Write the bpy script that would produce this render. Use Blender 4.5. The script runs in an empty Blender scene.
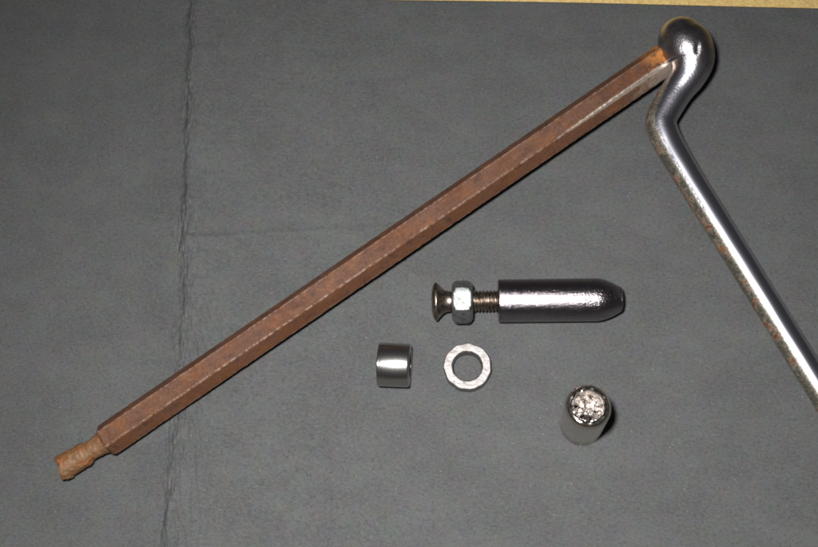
import bpy, math, random
from mathutils import Vector, Matrix, noise
random.seed(7)
MM = 0.001
scene = bpy.context.scene
col = scene.collection

# ------------------------------------------------------------------ camera
TILT, ROLL, FPX, DIST = math.radians(20), math.radians(11), 877.0, 250*MM
rz = -math.sin(TILT)*math.sin(ROLL)
uz = math.sin(TILT)*math.cos(ROLL)
R_ = Vector((math.sqrt(1-rz*rz), 0, rz))
ux = -uz*rz/R_.x
U_ = Vector((ux, math.sqrt(1-ux*ux-uz*uz), uz))
B_ = R_.cross(U_)
CAM = B_*DIST
cd = bpy.data.cameras.new('camera')
cam = bpy.data.objects.new('camera', cd); col.objects.link(cam)
m = Matrix((R_, U_, B_)).transposed().to_4x4(); m.translation = CAM
cam.matrix_world = m
cd.sensor_width = 36; cd.lens = 36*FPX/818; cd.clip_start = 0.005; cd.clip_end = 20
scene.camera = cam

# ------------------------------------------------------------------ light
w = bpy.data.worlds.new('World'); scene.world = w; w.use_nodes = True
bg = w.node_tree.nodes['Background']
bg.inputs[0].default_value = (0.90, 0.90, 1.0, 1); bg.inputs[1].default_value = 0.038
ld = bpy.data.lights.new('camera_flash', 'SPOT')
ld.energy = 6.0; ld.color = (1.0, 0.99, 0.985)
ld.spot_size = math.radians(150); ld.spot_blend = 1.0; ld.shadow_soft_size = 0.009
flash = bpy.data.objects.new('camera_flash', ld); col.objects.link(flash)
flash.location = CAM + R_*(-0.017) + U_*0.021 + B_*(-0.004)
aim = Vector((0.010, -0.045, 0))
flash.rotation_euler = (aim-flash.location).to_track_quat('-Z', 'Y').to_euler()

scene.cycles.filter_width = 1.9
vs = scene.view_settings
vs.view_transform = 'Standard'; vs.look = 'None'; vs.exposure = 0; vs.gamma = 1
vs.use_curve_mapping = False

# ------------------------------------------------------------------ helpers
def at(px, py, z=0.0):
    """point of the photograph's pixel at height z above the sheet"""
    d = (R_*((px-409)/FPX) + U_*(-(py-273.5)/FPX) - B_)
    t = (z-CAM.z)/d.z
    return CAM + d*t
def pxs(p):
    """metres per photograph pixel at point p"""
    return (CAM-Vector(p)).dot(B_)/FPX
def sm(a, b, x):
    t = min(1, max(0, (x-a)/(b-a))); return t*t*(3-2*t)
def nz(x, y, z=0.0): return noise.noise(Vector((x, y, z)))
def lerp_pts(pts, v):
    if v <= pts[0][0]: return pts[0][1]
    for (a, b), (c, d) in zip(pts, pts[1:]):
        if v <= c: return b+(d-b)*(v-a)/(c-a)
    return pts[-1][1]
def link(name, verts, faces, mat, parent=None, smooth=True, attrs=None, sharp=None, mats=None, midx=None):
    me = bpy.data.meshes.new(name)
    me.from_pydata([tuple(v) for v in verts], [], faces)
    me.update()
    if smooth: me.polygons.foreach_set('use_smooth', [True]*len(me.polygons))
    if sharp is not None: me.set_sharp_from_angle(angle=math.radians(sharp))
    for k, vals in (attrs or {}).items():
        a = me.attributes.new(k, 'FLOAT', 'POINT'); a.data.foreach_set('value', vals)
    me.materials.append(mat)
    for x in (mats or []): me.materials.append(x)
    if midx: me.polygons.foreach_set('material_index', midx)
    o = bpy.data.objects.new(name, me); col.objects.link(o)
    if parent is not None:
        o.parent = parent; o.matrix_parent_inverse = Matrix.Translation(-parent.location)
    return o
def thing(name, label, cat, loc):
    o = bpy.data.objects.new(name, None); col.objects.link(o)
    o.empty_display_size = 0.01
    o.location = loc; o['label'] = label; o['category'] = cat
    return o
def tag(o, label, cat):
    o['label'] = label; o['category'] = cat
def frame(A, B, hint=Vector((0, 0, 1))):
    ax = (B-A).normalized()
    e1 = (hint-ax*hint.dot(ax)).normalized()
    return ax, e1, ax.cross(e1)
def lathe(name, A, B, prof, n, mat, parent, rfun=None, sharp=35, hint=Vector((0, 0, 1)), close=False, cap=(True, True), attrf=None):
    """prof: (t, r) with t in metres along A->B; rfun(theta, t, r, k) -> (t, r)"""
    ax, e1, e2 = frame(A, B, hint)
    V, F, AT = [], [], []
    for k, (t, r) in enumerate(prof):
        for i in range(n):
            th = 2*math.pi*i/n
            tt, rr = (t, r) if rfun is None else rfun(th, t, r, k)
            V.append(A+ax*tt+(e1*math.cos(th)+e2*math.sin(th))*rr)
            AT.append(attrf(th, t) if attrf else 0.0)
    m_ = len(prof)
    for k in range(m_-1+(1 if close else 0)):
        for i in range(n):
            j = (i+1) % n; k2 = (k+1) % m_
            F.append((k*n+i, k*n+j, k2*n+j, k2*n+i))
    if not close:
        if cap[0]: F.append(tuple(range(n))[::-1])
        if cap[1]: F.append(tuple((m_-1)*n+i for i in range(n)))
    return link(name, V, F, mat, parent, True, {'mask': AT} if attrf else None, sharp)

# ------------------------------------------------------------------ node helpers
def newmat(name):
    mt = bpy.data.materials.new(name); mt.use_nodes = True
    nt = mt.node_tree; b = nt.nodes['Principled BSDF']
    return mt, nt, b
class N:
    def __init__(s, nt): s.nt = nt; s.tc = nt.nodes.new('ShaderNodeTexCoord'); s.maps = {}
    def vec(s, scale, rot=(0, 0, 0)):      # scale = cycles per millimetre
        if isinstance(scale, (int, float)): scale = (scale,)*3
        mp = s.nt.nodes.new('ShaderNodeMapping')
        mp.inputs['Scale'].default_value = tuple(1000*q for q in scale)
        if any(rot):                       # rotate first, then stretch
            m0 = s.nt.nodes.new('ShaderNodeMapping'); m0.inputs['Rotation'].default_value = rot
            s.nt.links.new(s.tc.outputs['Object'], m0.inputs[0]); s.nt.links.new(m0.outputs[0], mp.inputs[0])
        else: s.nt.links.new(s.tc.outputs['Object'], mp.inputs[0])
        return mp.outputs[0]
    def noise(s, scale, detail=4, rough=0.55, rot=(0, 0, 0), out=0):
        n = s.nt.nodes.new('ShaderNodeTexNoise'); n.inputs['Scale'].default_value = 1
        n.inputs['Detail'].default_value = detail; n.inputs['Roughness'].default_value = rough
        s.nt.links.new(s.vec(scale, rot), n.inputs['Vector']); return n.outputs[out]
    def vor(s, scale, rot=(0, 0, 0), out='Distance'):
        n = s.nt.nodes.new('ShaderNodeTexVoronoi'); n.inputs['Scale'].default_value = 1
        s.nt.links.new(s.vec(scale, rot), n.inputs['Vector']); return n.outputs[out]
    def ramp(s, src, a, b, va=0.0, vb=1.0):
        n = s.nt.nodes.new('ShaderNodeMapRange'); n.interpolation_type = 'SMOOTHSTEP'
        s.nt.links.new(src, n.inputs[0])
        for i, v in zip((1, 2, 3, 4), (a, b, va, vb)): n.inputs[i].default_value = v
        return n.outputs[0]
    def math(s, op, a, b=0.0):
        n = s.nt.nodes.new('ShaderNodeMath'); n.operation = op
        for i, v in enumerate((a, b)):
            if isinstance(v, (int, float)): n.inputs[i].default_value = v
            else: s.nt.links.new(v, n.inputs[i])
        return n.outputs[0]
    def mix(s, f, a, b):
        n = s.nt.nodes.new('ShaderNodeMix'); n.data_type = 'RGBA'
        for i, v in zip((0, 6, 7), (f, a, b)):
            if isinstance(v, (int, float)): n.inputs[i].default_value = v
            elif isinstance(v, tuple): n.inputs[i].default_value = v+(1,)
            else: s.nt.links.new(v, n.inputs[i])
        return n.outputs[2]
    def attr(s, name):
        n = s.nt.nodes.new('ShaderNodeAttribute'); n.attribute_name = name; return n.outputs['Fac']
    def bump(s, h, dist_mm, strength=1.0, prev=None):
        n = s.nt.nodes.new('ShaderNodeBump'); n.inputs['Strength'].default_value = strength
        n.inputs['Distance'].default_value = dist_mm*MM; s.nt.links.new(h, n.inputs['Height'])
        if prev is not None: s.nt.links.new(prev, n.inputs['Normal'])
        return n.outputs[0]
    def set(s, b, key, v):
        if isinstance(v, (int, float)): b.inputs[key].default_value = v
        elif isinstance(v, tuple): b.inputs[key].default_value = v+(1,)
        else: s.nt.links.new(v, b.inputs[key])

def mat_paper():
    mt, nt, b = newmat('black_sugar_paper'); n = N(nt)
    big = n.noise((0.035, 0.06, 0.03), 6, 0.7, (0, 0, 0.15))
    mid = n.noise((0.9, 2.2, 1), 3, 0.6, (0, 0, 0.25))
    fine = n.noise(2.0, 3, 0.7)
    c = n.mix(n.ramp(big, 0.35, 0.68), (0.048, 0.0487, 0.0486), (0.0615, 0.0620, 0.0615))
    c = n.mix(n.math('MULTIPLY', n.ramp(mid, 0.42, 0.66), 0.5), c, (0.080, 0.082, 0.080))
    c = n.mix(n.math('MULTIPLY', n.ramp(fine, 0.48, 0.70), 0.45), c, (0.091, 0.093, 0.090))
    c = n.mix(n.math('MULTIPLY', n.ramp(n.noise(1.2, 2, 0.6), 0.48, 0.28), 0.55), c, (0.030, 0.032, 0.031))
    tint = n.noise(0.22, 3, 0.6, out=1)
    mx = nt.nodes.new('ShaderNodeMix'); mx.data_type = 'RGBA'; mx.blend_type = 'OVERLAY'; mx.inputs[0].default_value = 0.16
    nt.links.new(c, mx.inputs[6]); nt.links.new(tint, mx.inputs[7]); c = mx.outputs[2]
    # pale fibres and flecks
    for sc, rot, a, am in (((0.22, 0.9, 0.5), 0.5, 0.085, 0.5), ((0.9, 0.2, 0.5), -0.35, 0.07, 0.45), ((0.33, 0.33, 0.5), 0.0, 0.055, 0.75)):
        f = n.ramp(n.vor(sc, (0, 0, rot)), a, a*0.45)
        f = n.math('MULTIPLY', f, n.ramp(n.noise(0.35, 2), 0.46, 0.58))
        c = n.mix(n.math('MULTIPLY', f, am), c, (0.24, 0.245, 0.23))
    # dark and pale streaks along the crease
    a = n.attr('crease_tone')
    streak = n.noise((2.6, 0.45, 1), 4, 0.65, (0, 0, 0.05))
    c = n.mix(n.math('MULTIPLY', a, n.ramp(streak, 0.52, 0.40)), c, (0.014, 0.017, 0.018))
    c = n.mix(n.math('MULTIPLY', n.math('MULTIPLY', a, 0.5), n.ramp(streak, 0.58, 0.68)), c, (0.105, 0.108, 0.105))
    n.set(b, 'Base Color', c); n.set(b, 'Roughness', 0.85)
    b.inputs['Specular IOR Level'].default_value = 0.25
    bm = n.bump(fine, 0.05, 0.7); bm = n.bump(mid, 0.08, 0.6, bm)
    n.set(b, 'Normal', bm)
    return mt
def mat_table():
    mt, nt, b = newmat('golden_table_laminate'); n = N(nt)
    f = n.noise(1.1, 5, 0.75); g = n.noise((0.5, 2.0, 1), 3, 0.6)
    c = n.mix(n.ramp(f, 0.35, 0.62), (0.38, 0.26, 0.09), (0.54, 0.39, 0.155))
    c = n.mix(n.math('MULTIPLY', n.ramp(g, 0.55, 0.7), 0.6), c, (0.60, 0.47, 0.24))
    n.set(b, 'Base Color', c); n.set(b, 'Roughness', 0.45); n.set(b, 'Normal', n.bump(f, 0.15, 0.6))
    return mt
def mat_metal(name, color, rough, bscale=None, bdist=0.03, dark=None, metallic=1.0, rvar=0.0):
    mt, nt, b = newmat(name); n = N(nt)
    c = color
    if dark:
        c = n.mix(n.ramp(n.noise(dark[1], 5, 0.65), dark[2], dark[3]), dark[0], color)
    n.set(b, 'Base Color', c); n.set(b, 'Metallic', metallic)
    if rvar: n.set(b, 'Roughness', n.ramp(n.noise(0.7, 5, 0.7), 0.3, 0.7, rough-rvar, rough+rvar))
    else: n.set(b, 'Roughness', rough)
    if bscale: n.set(b, 'Normal', n.bump(n.noise(bscale, 3, 0.6), bdist, 1.0))
    return mt
_ra, _rb = at(105, 441.5, 5*MM), at(670, 55.8, 10*MM)
ROD_ANG = math.atan2(_rb.y-_ra.y, _rb.x-_ra.x)
def mat_rust_rod():
    mt, nt, b = newmat('rusty_hex_steel'); n = N(nt)
    big = n.noise(0.10, 5, 0.65); mid = n.noise(0.45, 5, 0.7); fine = n.noise(2.4, 4, 0.75)
    blot = n.noise(0.22, 6, 0.72)
    c = n.mix(n.ramp(big, 0.36, 0.60), (0.084, 0.032, 0.015), (0.092, 0.043, 0.026))
    c = n.mix(n.math('MULTIPLY', n.ramp(blot, 0.50, 0.64), 0.70), c, (0.135, 0.052, 0.017))
    c = n.mix(n.math('MULTIPLY', n.ramp(blot, 0.47, 0.35), 0.75), c, (0.045, 0.021, 0.014))
    c = n.mix(n.math('MULTIPLY', n.ramp(mid, 0.54, 0.68), 0.35), c, (0.130, 0.078, 0.050))
    c = n.mix(n.math('MULTIPLY', n.ramp(mid, 0.44, 0.32), 0.65), c, (0.036, 0.016, 0.010))
    c = n.mix(n.math('MULTIPLY', n.ramp(fine, 0.54, 0.40), 0.50), c, (0.030, 0.014, 0.010))
    c = n.mix(n.math('MULTIPLY', n.ramp(fine, 0.60, 0.74), 0.40), c, (0.21, 0.12, 0.075))
    streak = n.noise((0.07, 1.3, 1.3), 5, 0.7, (0, 0, -ROD_ANG))
    c = n.mix(n.math('MULTIPLY', n.ramp(streak, 0.48, 0.34), 0.30), c, (0.045, 0.021, 0.012))
    c = n.mix(n.math('MULTIPLY', n.ramp(streak, 0.56, 0.72), 0.25), c, (0.175, 0.085, 0.042))
    c = n.mix(n.math('MULTIPLY', n.attr('orange'), n.ramp(mid, 0.40, 0.60, 0.10, 0.85)), c, (0.078, 0.030, 0.012))
    # orange fresh rust near head end
    c = n.mix(n.math('MULTIPLY', n.attr('fresh'), n.ramp(mid, 0.38, 0.56)), c, (0.38, 0.135, 0.022))
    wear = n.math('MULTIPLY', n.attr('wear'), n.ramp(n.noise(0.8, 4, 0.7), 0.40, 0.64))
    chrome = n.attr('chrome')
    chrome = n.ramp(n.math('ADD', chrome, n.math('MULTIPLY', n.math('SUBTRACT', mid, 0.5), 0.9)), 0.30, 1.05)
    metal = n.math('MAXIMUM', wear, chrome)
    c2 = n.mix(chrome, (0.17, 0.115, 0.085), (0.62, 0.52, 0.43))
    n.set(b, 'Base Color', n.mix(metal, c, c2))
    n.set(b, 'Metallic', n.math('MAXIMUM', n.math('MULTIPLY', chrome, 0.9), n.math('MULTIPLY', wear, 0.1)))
    b.inputs['Specular IOR Level'].default_value = 0.22
    n.set(b, 'Roughness', n.ramp(metal, 0, 1, 0.72, 0.36))
    n.set(b, 'Normal', n.bump(mid, 0.30, 0.8, n.bump(fine, 0.07, 0.9)))
    return mt
def mat_rust_tip():
    mt, nt, b = newmat('orange_rust'); n = N(nt)
    big = n.noise(0.35, 4, 0.6); mid = n.noise(0.75, 5, 0.7)
    c = n.mix(n.ramp(big, 0.38, 0.62), (0.150, 0.055, 0.015), (0.125, 0.066, 0.028))
    c = n.mix(n.math('MULTIPLY', n.ramp(mid, 0.55, 0.72), 0.6), c, (0.23, 0.14, 0.075))
    c = n.mix(n.math('MULTIPLY', n.ramp(mid, 0.47, 0.34), 0.75), c, (0.085, 0.034, 0.012))
    n.set(b, 'Base Color', c); n.set(b, 'Roughness', 0.6); n.set(b, 'Metallic', 0.1)
    n.set(b, 'Normal', n.bump(mid, 0.30, 1.0))
    return mt
def mat_chrome_handle():
    mt, nt, b = newmat('chrome_with_rust'); n = N(nt)
    mid = n.noise(0.22, 5, 0.7); fine = n.noise(1.1, 4, 0.65)
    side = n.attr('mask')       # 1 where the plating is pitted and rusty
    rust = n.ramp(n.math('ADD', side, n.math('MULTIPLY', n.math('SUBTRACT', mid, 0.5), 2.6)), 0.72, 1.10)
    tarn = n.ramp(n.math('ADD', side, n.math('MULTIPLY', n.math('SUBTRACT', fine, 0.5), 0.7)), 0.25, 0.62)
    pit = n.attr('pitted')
    base = n.mix(pit, (0.62, 0.62, 0.69), n.mix(n.ramp(mid, 0.35, 0.65), (0.20, 0.18, 0.18), (0.31, 0.29, 0.305)))  # pitted plating; knob and neck shading is also put into the base colour
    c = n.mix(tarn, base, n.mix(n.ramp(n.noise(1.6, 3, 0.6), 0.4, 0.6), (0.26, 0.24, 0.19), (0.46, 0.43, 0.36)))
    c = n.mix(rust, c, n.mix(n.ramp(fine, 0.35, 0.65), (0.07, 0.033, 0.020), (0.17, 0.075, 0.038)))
    n.set(b, 'Base Color', c)
    n.set(b, 'Metallic', n.ramp(rust, 0, 1, 1.0, 0.25))
    pit = n.attr('pitted')
    n.set(b, 'Roughness', n.math('ADD', n.ramp(n.math('MAXIMUM', tarn, rust), 0, 1, 0.235, 0.42), n.math('MULTIPLY', pit, 0.12)))
    h = n.math('MULTIPLY', n.noise(1.6, 3, 0.6), n.math('MAXIMUM', pit, n.math('MULTIPLY', tarn, 0.4)))
    n.set(b, 'Normal', n.bump(h, 0.12, 1.0))
    return mt
M_paper, M_table = mat_paper(), mat_table()
M_rod, M_tip, M_handle = mat_rust_rod(), mat_rust_tip(), mat_chrome_handle()
M_barrel = mat_metal('grainy_polished_steel', (0.34, 0.305, 0.32), 0.22, 2.6, 0.13, ((0.17, 0.15, 0.162), 2.6, 0.38, 0.60))
M_barrel_nose = M_barrel
M_screw = mat_metal('brown_screw_steel', (0.34, 0.29, 0.25), 0.36, 1.2, 0.04, ((0.13, 0.095, 0.07), 0.8, 0.35, 0.65))
M_nut = mat_metal('zinc_plated_steel', (0.25, 0.26, 0.257), 0.55, 1.6, 0.11, ((0.12, 0.128, 0.12), 0.9, 0.32, 0.58))
M_collar = mat_metal('turned_steel', (0.42, 0.40, 0.38), 0.27, (7.0, 0.25, 0.25), 0.05)
M_ring = mat_metal('filed_bright_steel', (0.25, 0.238, 0.232), 0.54, 1.2, 0.09, ((0.19, 0.172, 0.162), 0.55, 0.34, 0.60))
M_stub = mat_metal('dull_grey_steel', (0.60, 0.55, 0.49), 0.24, 1.5, 0.012, rvar=0.05)
M_fract = mat_metal('fractured_metal', (0.68, 0.645, 0.615), 0.27, 0.9, 0.22, ((0.10, 0.075, 0.062), 0.55, 0.40, 0.52))  # dark blotches paint the shade of hollows into the fracture colour

# ------------------------------------------------------------------ setting: table
T0 = 0.45
tb = link('table_top', [(-T0, -T0, -0.0215), (T0, -T0, -0.0215), (T0, T0, -0.0215), (-T0, T0, -0.0215),
                   (-T0, -T0, -0.0015), (T0, -T0, -0.0015), (T0, T0, -0.0015), (-T0, T0, -0.0015)],
          [(0, 3, 2, 1), (4, 5, 6, 7), (0, 1, 5, 4), (1, 2, 6, 5), (2, 3, 7, 6), (3, 0, 4, 7)], M_table, smooth=False)
tb['kind'] = 'structure'

# ------------------------------------------------------------------ paper sheet
cp = [at(x, y) for x, y in ((191, 0), (190, 60), (188, 130), (186, 200), (184, 240), (185, 300), (180, 350), (180, 400), (173, 450), (169, 500), (165, 547))]
cpts = sorted([(p.y, p.x+0.0013) for p in cp])
ea, eb = at(500, 1.8), at(818, 7.6)
slope = (eb.y-ea.y)/(eb.x-ea.x)
def edge_y(x): return ea.y+slope*(x-ea.x)+0.00025*math.sin(x*38)
fold_y = at(250, 238).y; rod_y = at(180, 390).y
def crease_x(y):
    if y > cpts[-1][0]: return cpts[-1][1]
    return lerp_pts(cpts, y)+0.0006*nz(y*160, 3.3)+0.0003*nz(y*600, 8.3)
def paper_h(x, y):
    d = (x-crease_x(y))/MM
    h = 0.00022*nz(x*14, y*14, 1.0)
    amp = 1.0+0.25*nz(y*30, 5.0)
    st = 0.42+0.22*nz(y*55, 7.0)
    if d < 0: rid = (1-st)*(1-sm(0, 15, -d))*1.0+st*(1-sm(0, 2.3+1.2*nz(y*120, 9.0), -d))
    else: rid = 0.55*math.exp(-d/26)+0.45*math.exp(-d/5)
    h += 0.0026*amp*rid*(1-0.62*math.exp(-((y-rod_y)/0.022)**2))
    env = math.exp(-((d+0.5)/2.3)**2)
    wr = abs(nz(x*900+y*60, y*170, 2.0))+0.5*abs(nz(x*1900, y*420, 7.0))
    h += 0.0011*env*(0.35-wr)*(0.35+1.1*sm(-0.25, 0.4, nz(y*45, 1.0)))
    env2 = math.exp(-((d-2.5)/4.5)**2)*sm(0.06, -0.02, y)
    h -= 0.0010*env2*max(0, 0.16-abs(nz(x*420+y*90, y*95, 12.0)))*4
    if d > 0:
        dy = (y-fold_y)/MM-0.04*d-0.5*nz(x*120, 4.4)
        h += 0.0009*math.exp(-abs(dy)/(9.0 if dy < 0 else 1.0))*math.exp(-d/32)
    return h
def crease_tone(x, y):
    d = (x-crease_x(y))/MM
    return math.exp(-((d+0.9)/2.4)**2)*(0.50+0.5*nz(y*80, 2.0))
xs = []; x = -0.20
cx0 = sum(p[1] for p in cpts)/len(cpts)
while x < 0.20:
    xs.append(x); x += 0.00028 if abs(x-cx0) < 0.011 else (0.001 if abs(x-cx0) < 0.03 else 0.0022)
ny = 640
PV, PF, SC = [], [], []
for j in range(ny+1):
    v = j/ny
    for x in xs:
        y = -0.17+(edge_y(x)+0.17)*v
        PV.append((x, y, paper_h(x, y))); SC.append(crease_tone(x, y))
nx = len(xs)
for j in range(ny):
    for i in range(nx-1):
        PF.append((j*nx+i, j*nx+i+1, (j+1)*nx+i+1, (j+1)*nx+i))
border = [i for i in range(nx)]+[j*nx+nx-1 for j in range(1, ny+1)]+[ny*nx+i for i in range(nx-2, -1, -1)]+[j*nx for j in range(ny-1, 0, -1)]
b0 = len(PV)
for k in border:
    p = PV[k]; PV.append((p[0], p[1], p[2]-0.0006)); SC.append(0.0)
nb = len(border)
for k in range(nb):
    k2 = (k+1) % nb
    PF.append((border[k], b0+k, b0+k2, border[k2]))
paper = link('paper_sheet', PV, PF, M_paper, attrs={'crease_tone': SC})
tag(paper, 'large sheet of black construction paper with a crease lying under all the metal pieces', 'paper')

# ------------------------------------------------------------------ rusty hex tool with bent handle
tool = thing('hex_crank', 'long rusty hexagonal bar with bent chrome handle and snapped tip', 'tool', at(664, 60, 0))
ZA, ZB = 5.5*MM, 10.3*MM
A = at(105, 441.5, ZA); Bp = at(670, 55.8, ZB)
ax, e1, e2 = frame(A, Bp, CAM-(A+Bp)/2)      # e1 towards the viewer
L = (Bp-A).length
rA, rB = 17.7*pxs(A), 16.9*pxs(Bp)
ROT = math.radians(-14)
NS = 260
bev = math.radians(2.6)
angs = []
for k in range(6):
    for off in (-17, -12, -8, -5, -2.6, -1.2, 0, 1.2, 2.6, 5, 8, 12, 17, 30):
        angs.append((math.radians(60*k+off), 1 if abs(off) < 3 else 0, k, off))
na = len(angs)
V, F, WE, CH, FR, OR = [], [], [], [], [], []
for s in range(NS+1):
    t = s/NS
    # short chamfered lead-in at the tip end
    if s < 6: t = s/6*0.006; tap = 0.86+0.14*min(1, s/4)**0.7
    else: t = 0.006+(s-6)/(NS-6)*0.994; tap = 1
    r = (rA+(rB-rA)*t)*tap
    P = A+ax*(L*t)
    for a, wv, kc, off in angs:
        loc = (a+math.radians(30)) % math.radians(60)-math.radians(30)
        rr = r*math.cos(math.radians(30))/math.cos(math.radians(30)-abs(loc))
        rr = min(rr, r*(0.988 if kc != 2 else 0.988-0.048*sm(0.74, 1.0, t)))
        d = 0.00007*nz(t*160, a*3, 0.5)+0.00004*nz(t*700, a*9, 1.5)
        if wv: d += -0.00006*abs(nz(t*420, a*2, 5.0))
        th = a+ROT
        # th=0 points across the bar (image lower-right side); pi/2 faces the viewer
        V.append(P+(e1*math.sin(th)-e2*math.cos(th))*(rr+d))
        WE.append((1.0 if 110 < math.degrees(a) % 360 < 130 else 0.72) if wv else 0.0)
        lower = 1.0 if math.radians(116) < (a % (2*math.pi)) < math.radians(184) else 0.0
        OR.append(lower*(1-sm(0.6, 0.95, t)))
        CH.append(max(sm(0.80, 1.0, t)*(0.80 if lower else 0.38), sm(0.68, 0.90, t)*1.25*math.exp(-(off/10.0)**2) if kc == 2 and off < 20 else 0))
        FR.append(sm(0.935, 0.99, t)*(0.0 if lower else 1.0))
for s in range(NS):
    for i in range(na):
        j = (i+1) % na
        F.append((s*na+i, (s+1)*na+i, (s+1)*na+j, s*na+j))
F.append(tuple(range(na))); F.append(tuple(NS*na+i for i in range(na))[::-1])
rod = link('hex_bar', V, F, M_rod, tool, True, {'wear': WE, 'chrome': CH, 'fresh': FR, 'orange': OR}, 28)
rod['label'] = 'reddish brown rusty hexagonal bar with worn bright edge'

# snapped tip
TA = at(107, 440.3, ZA-0.2*MM); TB = at(63, 468, 4.6*MM)
tl = (TB-TA).length; q = pxs(TA)
tp = [(0, 12.6), (0.06, 12.2), (0.15, 11.0), (0.26, 10.2), (0.34, 10.0), (0.41, 9.5), (0.455, 11.6), (0.50, 12.3), (0.6, 12.0), (0.7, 12.1), (0.8, 12.4), (0.9, 12.9), (0.97, 13.2), (1.0, 12.8)]
prof = []
for i in range(56):
    t = i/55; prof.append((t*tl, lerp_pts(tp, t)*q))
def tipf(th, t, r, k):
    u = t/tl
    r2 = r*(1+0.05*nz(math.cos(th)*1.4, math.sin(th)*1.4, u*5)+0.05*nz(math.cos(th)*4, math.sin(th)*4, u*14)+0.022*nz(math.cos(th)*9, math.sin(th)*9, u*30))
    t2 = t+sm(0.85, 1, u)*0.0010*nz(math.cos(th)*7, math.sin(th)*7, 3.0)+sm(0.85, 1, u)*0.0017*nz(math.cos(th)*2.6, math.sin(th)*2.6, 9.0)-0
    return t2, r2
rings = [(tl-0.0000, 9.5*q), (tl-0.0006, 6.5*q), (tl-0.0011, 3.5*q), (tl-0.0008, 0.6*q)]
tip = lathe('broken_tip', TA, TB, prof+rings, 96, M_tip, tool, tipf, sharp=60)
tip['label'] = 'narrow orange rusted end with a torn break'

# bent round handle with swollen head
hp = [  # px, py, z(mm), radius px
    (680.5, 39.5, 14.8, 22.3), (684.5, 44.5, 14.9, 24.0), (689.5, 53, 14.7, 24.0), (691.5, 63, 14.0, 21.0), (687.5, 76, 12.8, 17.8),
    (678.0, 89.5, 11.4, 15.9), (669.5, 103, 10.2, 15.5), (662.0, 117, 9.2, 15.1), (660.9, 125, 8.7, 15.3), (664.8, 136, 8.4, 14.7), (672, 150, 8.0, 14.2),
    (690, 180, 7.4, 13.5), (715, 220.3, 6.8, 13.3), (760, 292.7, 5.9, 13.3), (809, 371.6, 5.0, 13.5), (870, 469.8, 4.2, 13.9), (905, 526, 4.1, 14.0)]
cps = []
for x, y, z, r in hp:
    p = at(x, y, z*MM); cps.append((p, r*pxs(p)))
def cr(p0, p1, p2, p3, t):
    return 0.5*((2*p1)+(p2-p0)*t+(2*p0-5*p1+4*p2-p3)*t*t+(3*p1-p0-3*p2+p3)*t*t*t)
path = []
for i in range(len(cps)-1):
    q4 = [cps[max(0, i-1)], cps[i], cps[i+1], cps[min(len(cps)-1, i+2)]]
    n_ = max(4, int((cps[i+1][0]-cps[i][0]).length/0.0007))
    for k in range(n_):
        t = k/n_
        path.append((cr(*[c[0] for c in q4], t), cr(*[c[1] for c in q4], t)))
path.append(cps[-1])
# rounded ends
def endcap(p, r, d, n=6, rev=False):
    o = []
    for k in range(1, n+1):
        a = math.pi/2*k/n; o.append((p+d*math.sin(a)*r, max(r*math.cos(a), r*0.02)))
    return o
d0 = (path[0][0]-path[1][0]).normalized(); d1 = (path[-1][0]-path[-2][0]).normalized()
full = endcap(*path[0], d0)[::-1]+path+endcap(*path[-1], d1)
nh = 96
V, F, MK, PT = [], [], [], []
side = None
px_len = 0
bend_p = at(662, 125, 8*MM)
for k, (p, r) in enumerate(full):
    t = (full[min(k+1, len(full)-1)][0]-full[max(k-1, 0)][0]).normalized()
    up = Vector((0, 0, 1)); u = (up-t*up.dot(t)).normalized(); sd = t.cross(u)
    dist = (p-bend_p).length; after = (p-bend_p).y < 0
    for i in range(nh):
        th = 2*math.pi*i/nh
        nrm = u*math.cos(th)+sd*math.sin(th)
        rr = r*(1+(0.035 if r > 0.0048 else 0.010)*nz(*(nrm*1.7+p*150).xyz))
        v = p+nrm*rr
        # stain band: the low left side of the handle, and the outside of the elbow
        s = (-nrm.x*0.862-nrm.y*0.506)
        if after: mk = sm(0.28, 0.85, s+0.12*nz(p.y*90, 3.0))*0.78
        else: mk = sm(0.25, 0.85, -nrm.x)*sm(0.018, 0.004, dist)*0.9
        cdir = v-CAM; zz = -cdir.dot(B_)
        qx, qy = 409+FPX*cdir.dot(R_)/zz, 273.5-FPX*cdir.dot(U_)/zz
        if nrm.dot(cdir) < 0 and abs(qx-698) < 8 and abs(qy-48) < 8:    # small nick in the knob
            v = v-nrm*0.0009*math.exp(-((qx-698+0.35*(qy-48))/2.0)**2-((qy-48)/3.2)**2)
        V.append(v); MK.append(mk)
        PT.append((1.0-sm(-0.002, 0.008, bend_p.y-p.y))*(0.50+0.50*sm(0.0050, 0.0062, r)))
for k in range(len(full)-1):
    for i in range(nh):
        j = (i+1) % nh
        F.append((k*nh+i, k*nh+j, (k+1)*nh+j, (k+1)*nh+i))
F.append(tuple(range(nh))[::-1]); F.append(tuple((len(full)-1)*nh+i for i in range(nh)))
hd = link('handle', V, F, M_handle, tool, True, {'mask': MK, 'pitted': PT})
hd['label'] = 'bent round chromed handle with brown rust along its left side'

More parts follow.
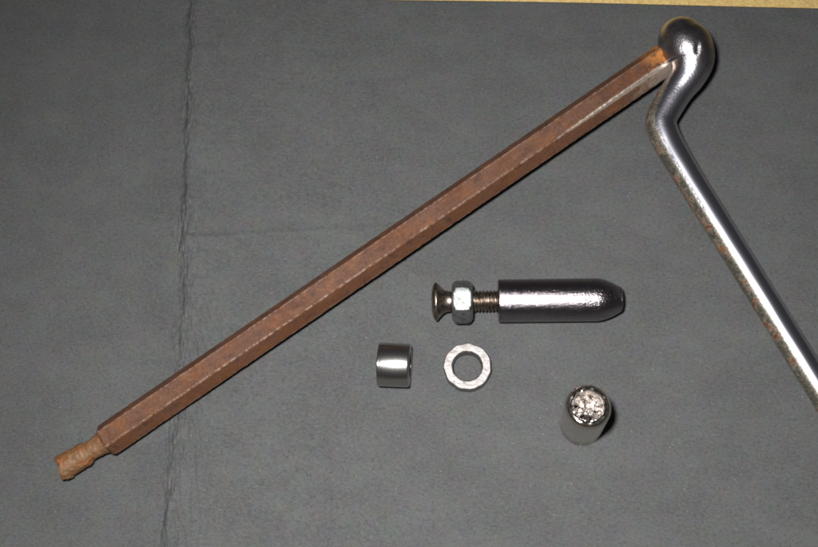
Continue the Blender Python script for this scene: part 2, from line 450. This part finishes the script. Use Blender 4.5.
# ------------------------------------------------------------------ screw, nut and barrel
ZC = 6.05*MM
BA = at(498, 300.8, ZC); BB = at(621.5, 299.4, ZC)
plug = thing('screw_plug', 'bullet-shaped grainy steel barrel with a screw and hex nut in its end', 'plug', Vector((BA.x, BA.y, 0)))
q = pxs(BA); Lb = (BB-BA).length
prof = [(0.6*q, 10.2*q), (0, 10.8*q), (0, 20.4*q), (0.25*q, 21.0*q), (0.9*q, 21.4*q)]
for i in range(1, 30): prof.append((0.9*q+(Lb*0.79-0.9*q)*i/30, 21.4*q))
for i in range(0, 22):
    t = i/21
    prof.append((Lb*(0.79+0.195*t), q*(21.4-8.6*t**1.75)))
prof += [(Lb*0.9855, 12.2*q), (Lb*0.9875, 12.2*q), (Lb*0.989, 12.6*q), (Lb*0.997, 12.0*q), (Lb, 11.0*q), (Lb, 8*q), (Lb*0.99, 7*q), (Lb*0.97, 5*q)]
barrel = lathe('barrel', BA, BB, prof, 96, M_barrel, plug, sharp=50)
barrel['label'] = 'polished grainy barrel with a rounded nose'
# screw
SA = at(431.8, 301.6, ZC); S2 = BA+(BA-SA).normalized()*6*q
sax = (S2-SA); Ls = sax.length
qs = pxs(SA)
headp = [(1.6, 3.0), (1.6, 5.5), (0.3, 6.5), (0.0, 9.0), (0.5, 13), (1.6, 16.5), (3.0, 18.6), (4.2, 19.4), (5.2, 19.3), (5.9, 18.4), (7.5, 16.4), (10, 13.6), (12.5, 11.6), (14.5, 10.7), (17, 10.3), (19, 10.3)]
scr = lathe('screw', SA, S2, [(a*qs, r*qs) for a, r in headp], 64, M_screw, plug, sharp=40)
scr['label'] = 'brownish countersunk screw with fine thread'
pitch = 3.5*qs
t0, t1 = 18.5*qs, Ls
npz = int((t1-t0)/(pitch/8))
def thr(th, t, r, k):
    ph = (t/pitch-th/(2*math.pi)) % 1.0
    tri = abs(ph*2-1)
    return t, (8.9+1.7*min(1, tri*1.25))*qs+0.00003*nz(th*3, t*3000)
th_o = lathe('thread', SA, S2, [(t0+(t1-t0)*i/npz, 10*qs) for i in range(npz+1)], 48, M_screw, None, thr, sharp=80)
th_o.parent = scr; th_o.matrix_parent_inverse = Matrix.Identity(4)
# nut
NA = at(452, 302.2, ZC); NB = at(472.8, 302.0, ZC)
axn, n1, n2 = frame(NA, NB, CAM-NA)
qn = pxs(NA); Ln = (NB-NA).length; Rn = 22.3*qn
V, F = [], []
nn = 72
nrot = math.radians(-100)     # a corner pair placed so that the broad face looks up
steps = [(0.12, 10.6, 0), (0.0, 12.0, 0), (0.0, 17.2, 0), (0.035, 18.6, 1), (0.10, 20.2, 1), (0.18, 21.6, 1), (0.27, 23, 1), (0.5, 23, 1), (0.73, 23, 1), (0.82, 21.6, 1), (0.90, 20.2, 1), (0.965, 18.6, 1), (1.0, 17.2, 0), (1.0, 12, 0), (0.88, 10.6, 0)]
for (t, lim, hx) in steps:
    for i in range(nn):
        th = 2*math.pi*i/nn
        loc = (th+math.radians(30)) % math.radians(60)-math.radians(30)   # corners at multiples of 60
        hexr = 22.3*math.cos(math.radians(30))/math.cos(math.radians(30)-abs(loc))
        r = min(hexr, lim, 21.9)*qn
        a = th+nrot
        V.append(NA+axn*(Ln*t)+(n1*math.cos(a)+n2*math.sin(a))*r)
for k in range(len(steps)-1):
    for i in range(nn):
        j = (i+1) % nn
        F.append((k*nn+i, k*nn+j, (k+1)*nn+j, (k+1)*nn+i))
nut = link('nut', V, F, M_nut, plug, True, sharp=24)
nut['label'] = 'bright zinc plated hex nut'

# ------------------------------------------------------------------ short collar
zc = 5.9*MM
CA = at(378.6, 364.3, zc); CB = at(410.3, 365.6, zc); q = pxs(CA); Lc = (CB-CA).length
prof = [(0.4*q, 13*q), (0, 13.8*q), (0, 20.6*q), (0.3*q, 21.3*q), (1.0*q, 21.7*q), (Lc*0.5, 21.8*q), (Lc-2.0*q, 21.6*q), (Lc-0.9*q, 21.1*q), (Lc-0.2*q, 20.0*q), (Lc, 18.6*q), (Lc, 13.8*q), (Lc-0.4*q, 13*q)]
collar = lathe('collar', CA, CB, prof, 80, M_collar, None, close=True, sharp=45)
tag(collar, 'short plain steel collar lying on its side left of the open ring', 'collar')

# ------------------------------------------------------------------ faceted ring
hr = 3.6*MM
RC = at(467.3, 366.0, hr); q = pxs(RC); RC0 = Vector((RC.x, RC.y, -0.00005))
nf = 11
fj = [random.uniform(-0.07, 0.07) for _ in range(nf)]
fr = [random.uniform(-0.2, 0.45) for _ in range(nf)]
def outer(th):
    best = 1e9
    for k in range(nf):
        a = 2*math.pi*(k+fj[k])/nf+0.2
        c = math.cos(th-a)
        if c > 0.3: best = min(best, (23.5+fr[k])/c)
    return min(best, 24.15)
prof = [(0, 22.6), (0.06, 24), (0.86, 24), (0.95, 23.8), (1.0, 23.0), (1.0, 18.8), (0.99, 15.8), (0.9, 14.6), (0.75, 14.2), (0.1, 14.2), (0, 15.0)]
def rf(th, t, r, k):
    base = r/q
    if base > 17.5 and k < 5: rr = outer(th)-(24-base)
    elif base > 17.5: rr = base
    else: rr = base+0.35*nz(math.cos(th)*5, math.sin(th)*5, k*0.7)
    return t+(0.00003*nz(math.cos(th)*4, math.sin(th)*4, k*1.1) if k > 3 else 0), rr*q
ring = lathe('ring', RC0, RC0+Vector((0, 0, 0.01)), [(t*hr, r*q) for t, r in prof], 132, M_ring, None, rf, close=True, sharp=32, hint=Vector((0, 1, 0)))
tag(ring, 'flat bright steel ring with filed facets and open centre showing the paper', 'ring')

# ------------------------------------------------------------------ broken stub standing on end
hs = 20*MM
SB = at(581.0, 424.6, 0); ST = at(588.0, 407.0, hs)
lean = math.degrees(math.acos(max(-1, min(1, (ST-SB).normalized().z))))
print('stub lean deg', lean, 'dir', (ST-SB).normalized())
q0 = pxs(SB); hl = (ST-SB).length
stub = thing('broken_stub', 'upright dull steel stub with a jagged glittering fracture on top', 'metal stub', SB)
rs = 21.2*q0
prof = [(0.0, rs*0.97), (0.0003, rs), (hl*0.3, rs), (hl*0.6, rs), (hl*0.97, rs)]
for i in range(1, 9):
    ph = math.radians(78*i/8); prof.append((hl*0.97+0.0021*math.sin(ph), rs*(1-0.235*(1-math.cos(ph))/(1-math.cos(math.radians(78))))))
body = lathe('stub_body', SB, ST, prof, 96, M_stub, stub, sharp=50, cap=(True, False),
             rfun=lambda th, t, r, k: (t+(0.0005*nz(math.cos(th)*3, math.sin(th)*3, 3.0) if k == len(prof)-1 else 0), r*(1+(0.03*nz(math.cos(th)*4, math.sin(th)*4) if k == len(prof)-1 else 0))))
axs, s1, s2 = frame(SB, ST, Vector((0, 1, 0)))
V, F = [], []
nr, nt_ = 26, 96
re = rs*0.765
for k in range(nr+1):
    u = k/nr
    for i in range(nt_):
        th = 2*math.pi*i/nt_
        r = re*(1-u)*(1+0.035*nz(math.cos(th)*4, math.sin(th)*4)*(1-u))+1e-6
        X, Y = r*math.cos(th), r*math.sin(th)
        z = hl*0.97+0.0021
        rim = sm(0.0, 0.10, u)*(1-sm(0.10, 0.26, u))
        z += 0.0007*rim*(0.6+nz(math.cos(th)*4, math.sin(th)*4, 2))
        z -= 0.0034*sm(0.12, 0.36, u)+0.0016*math.exp(-((u-0.27)/0.07)**2)*(0.5+nz(math.cos(th)*2, math.sin(th)*2, 6.0))
        z += sm(0.10, 0.4, u)*(0.0040*nz(X*330, Y*330, 1.0)+0.0014*nz(X*900, Y*1300, 2.0))
        if k == 0: z -= 0.0003
        V.append(SB+axs*z+s1*X+s2*Y)
for k in range(nr):
    for i in range(nt_):
        j = (i+1) % nt_
        F.append((k*nt_+i, k*nt_+j, (k+1)*nt_+j, (k+1)*nt_+i))
fc = link('fracture_face', V, F, M_fract, stub, True, sharp=18)
fc['label'] = 'rough bright broken surface'
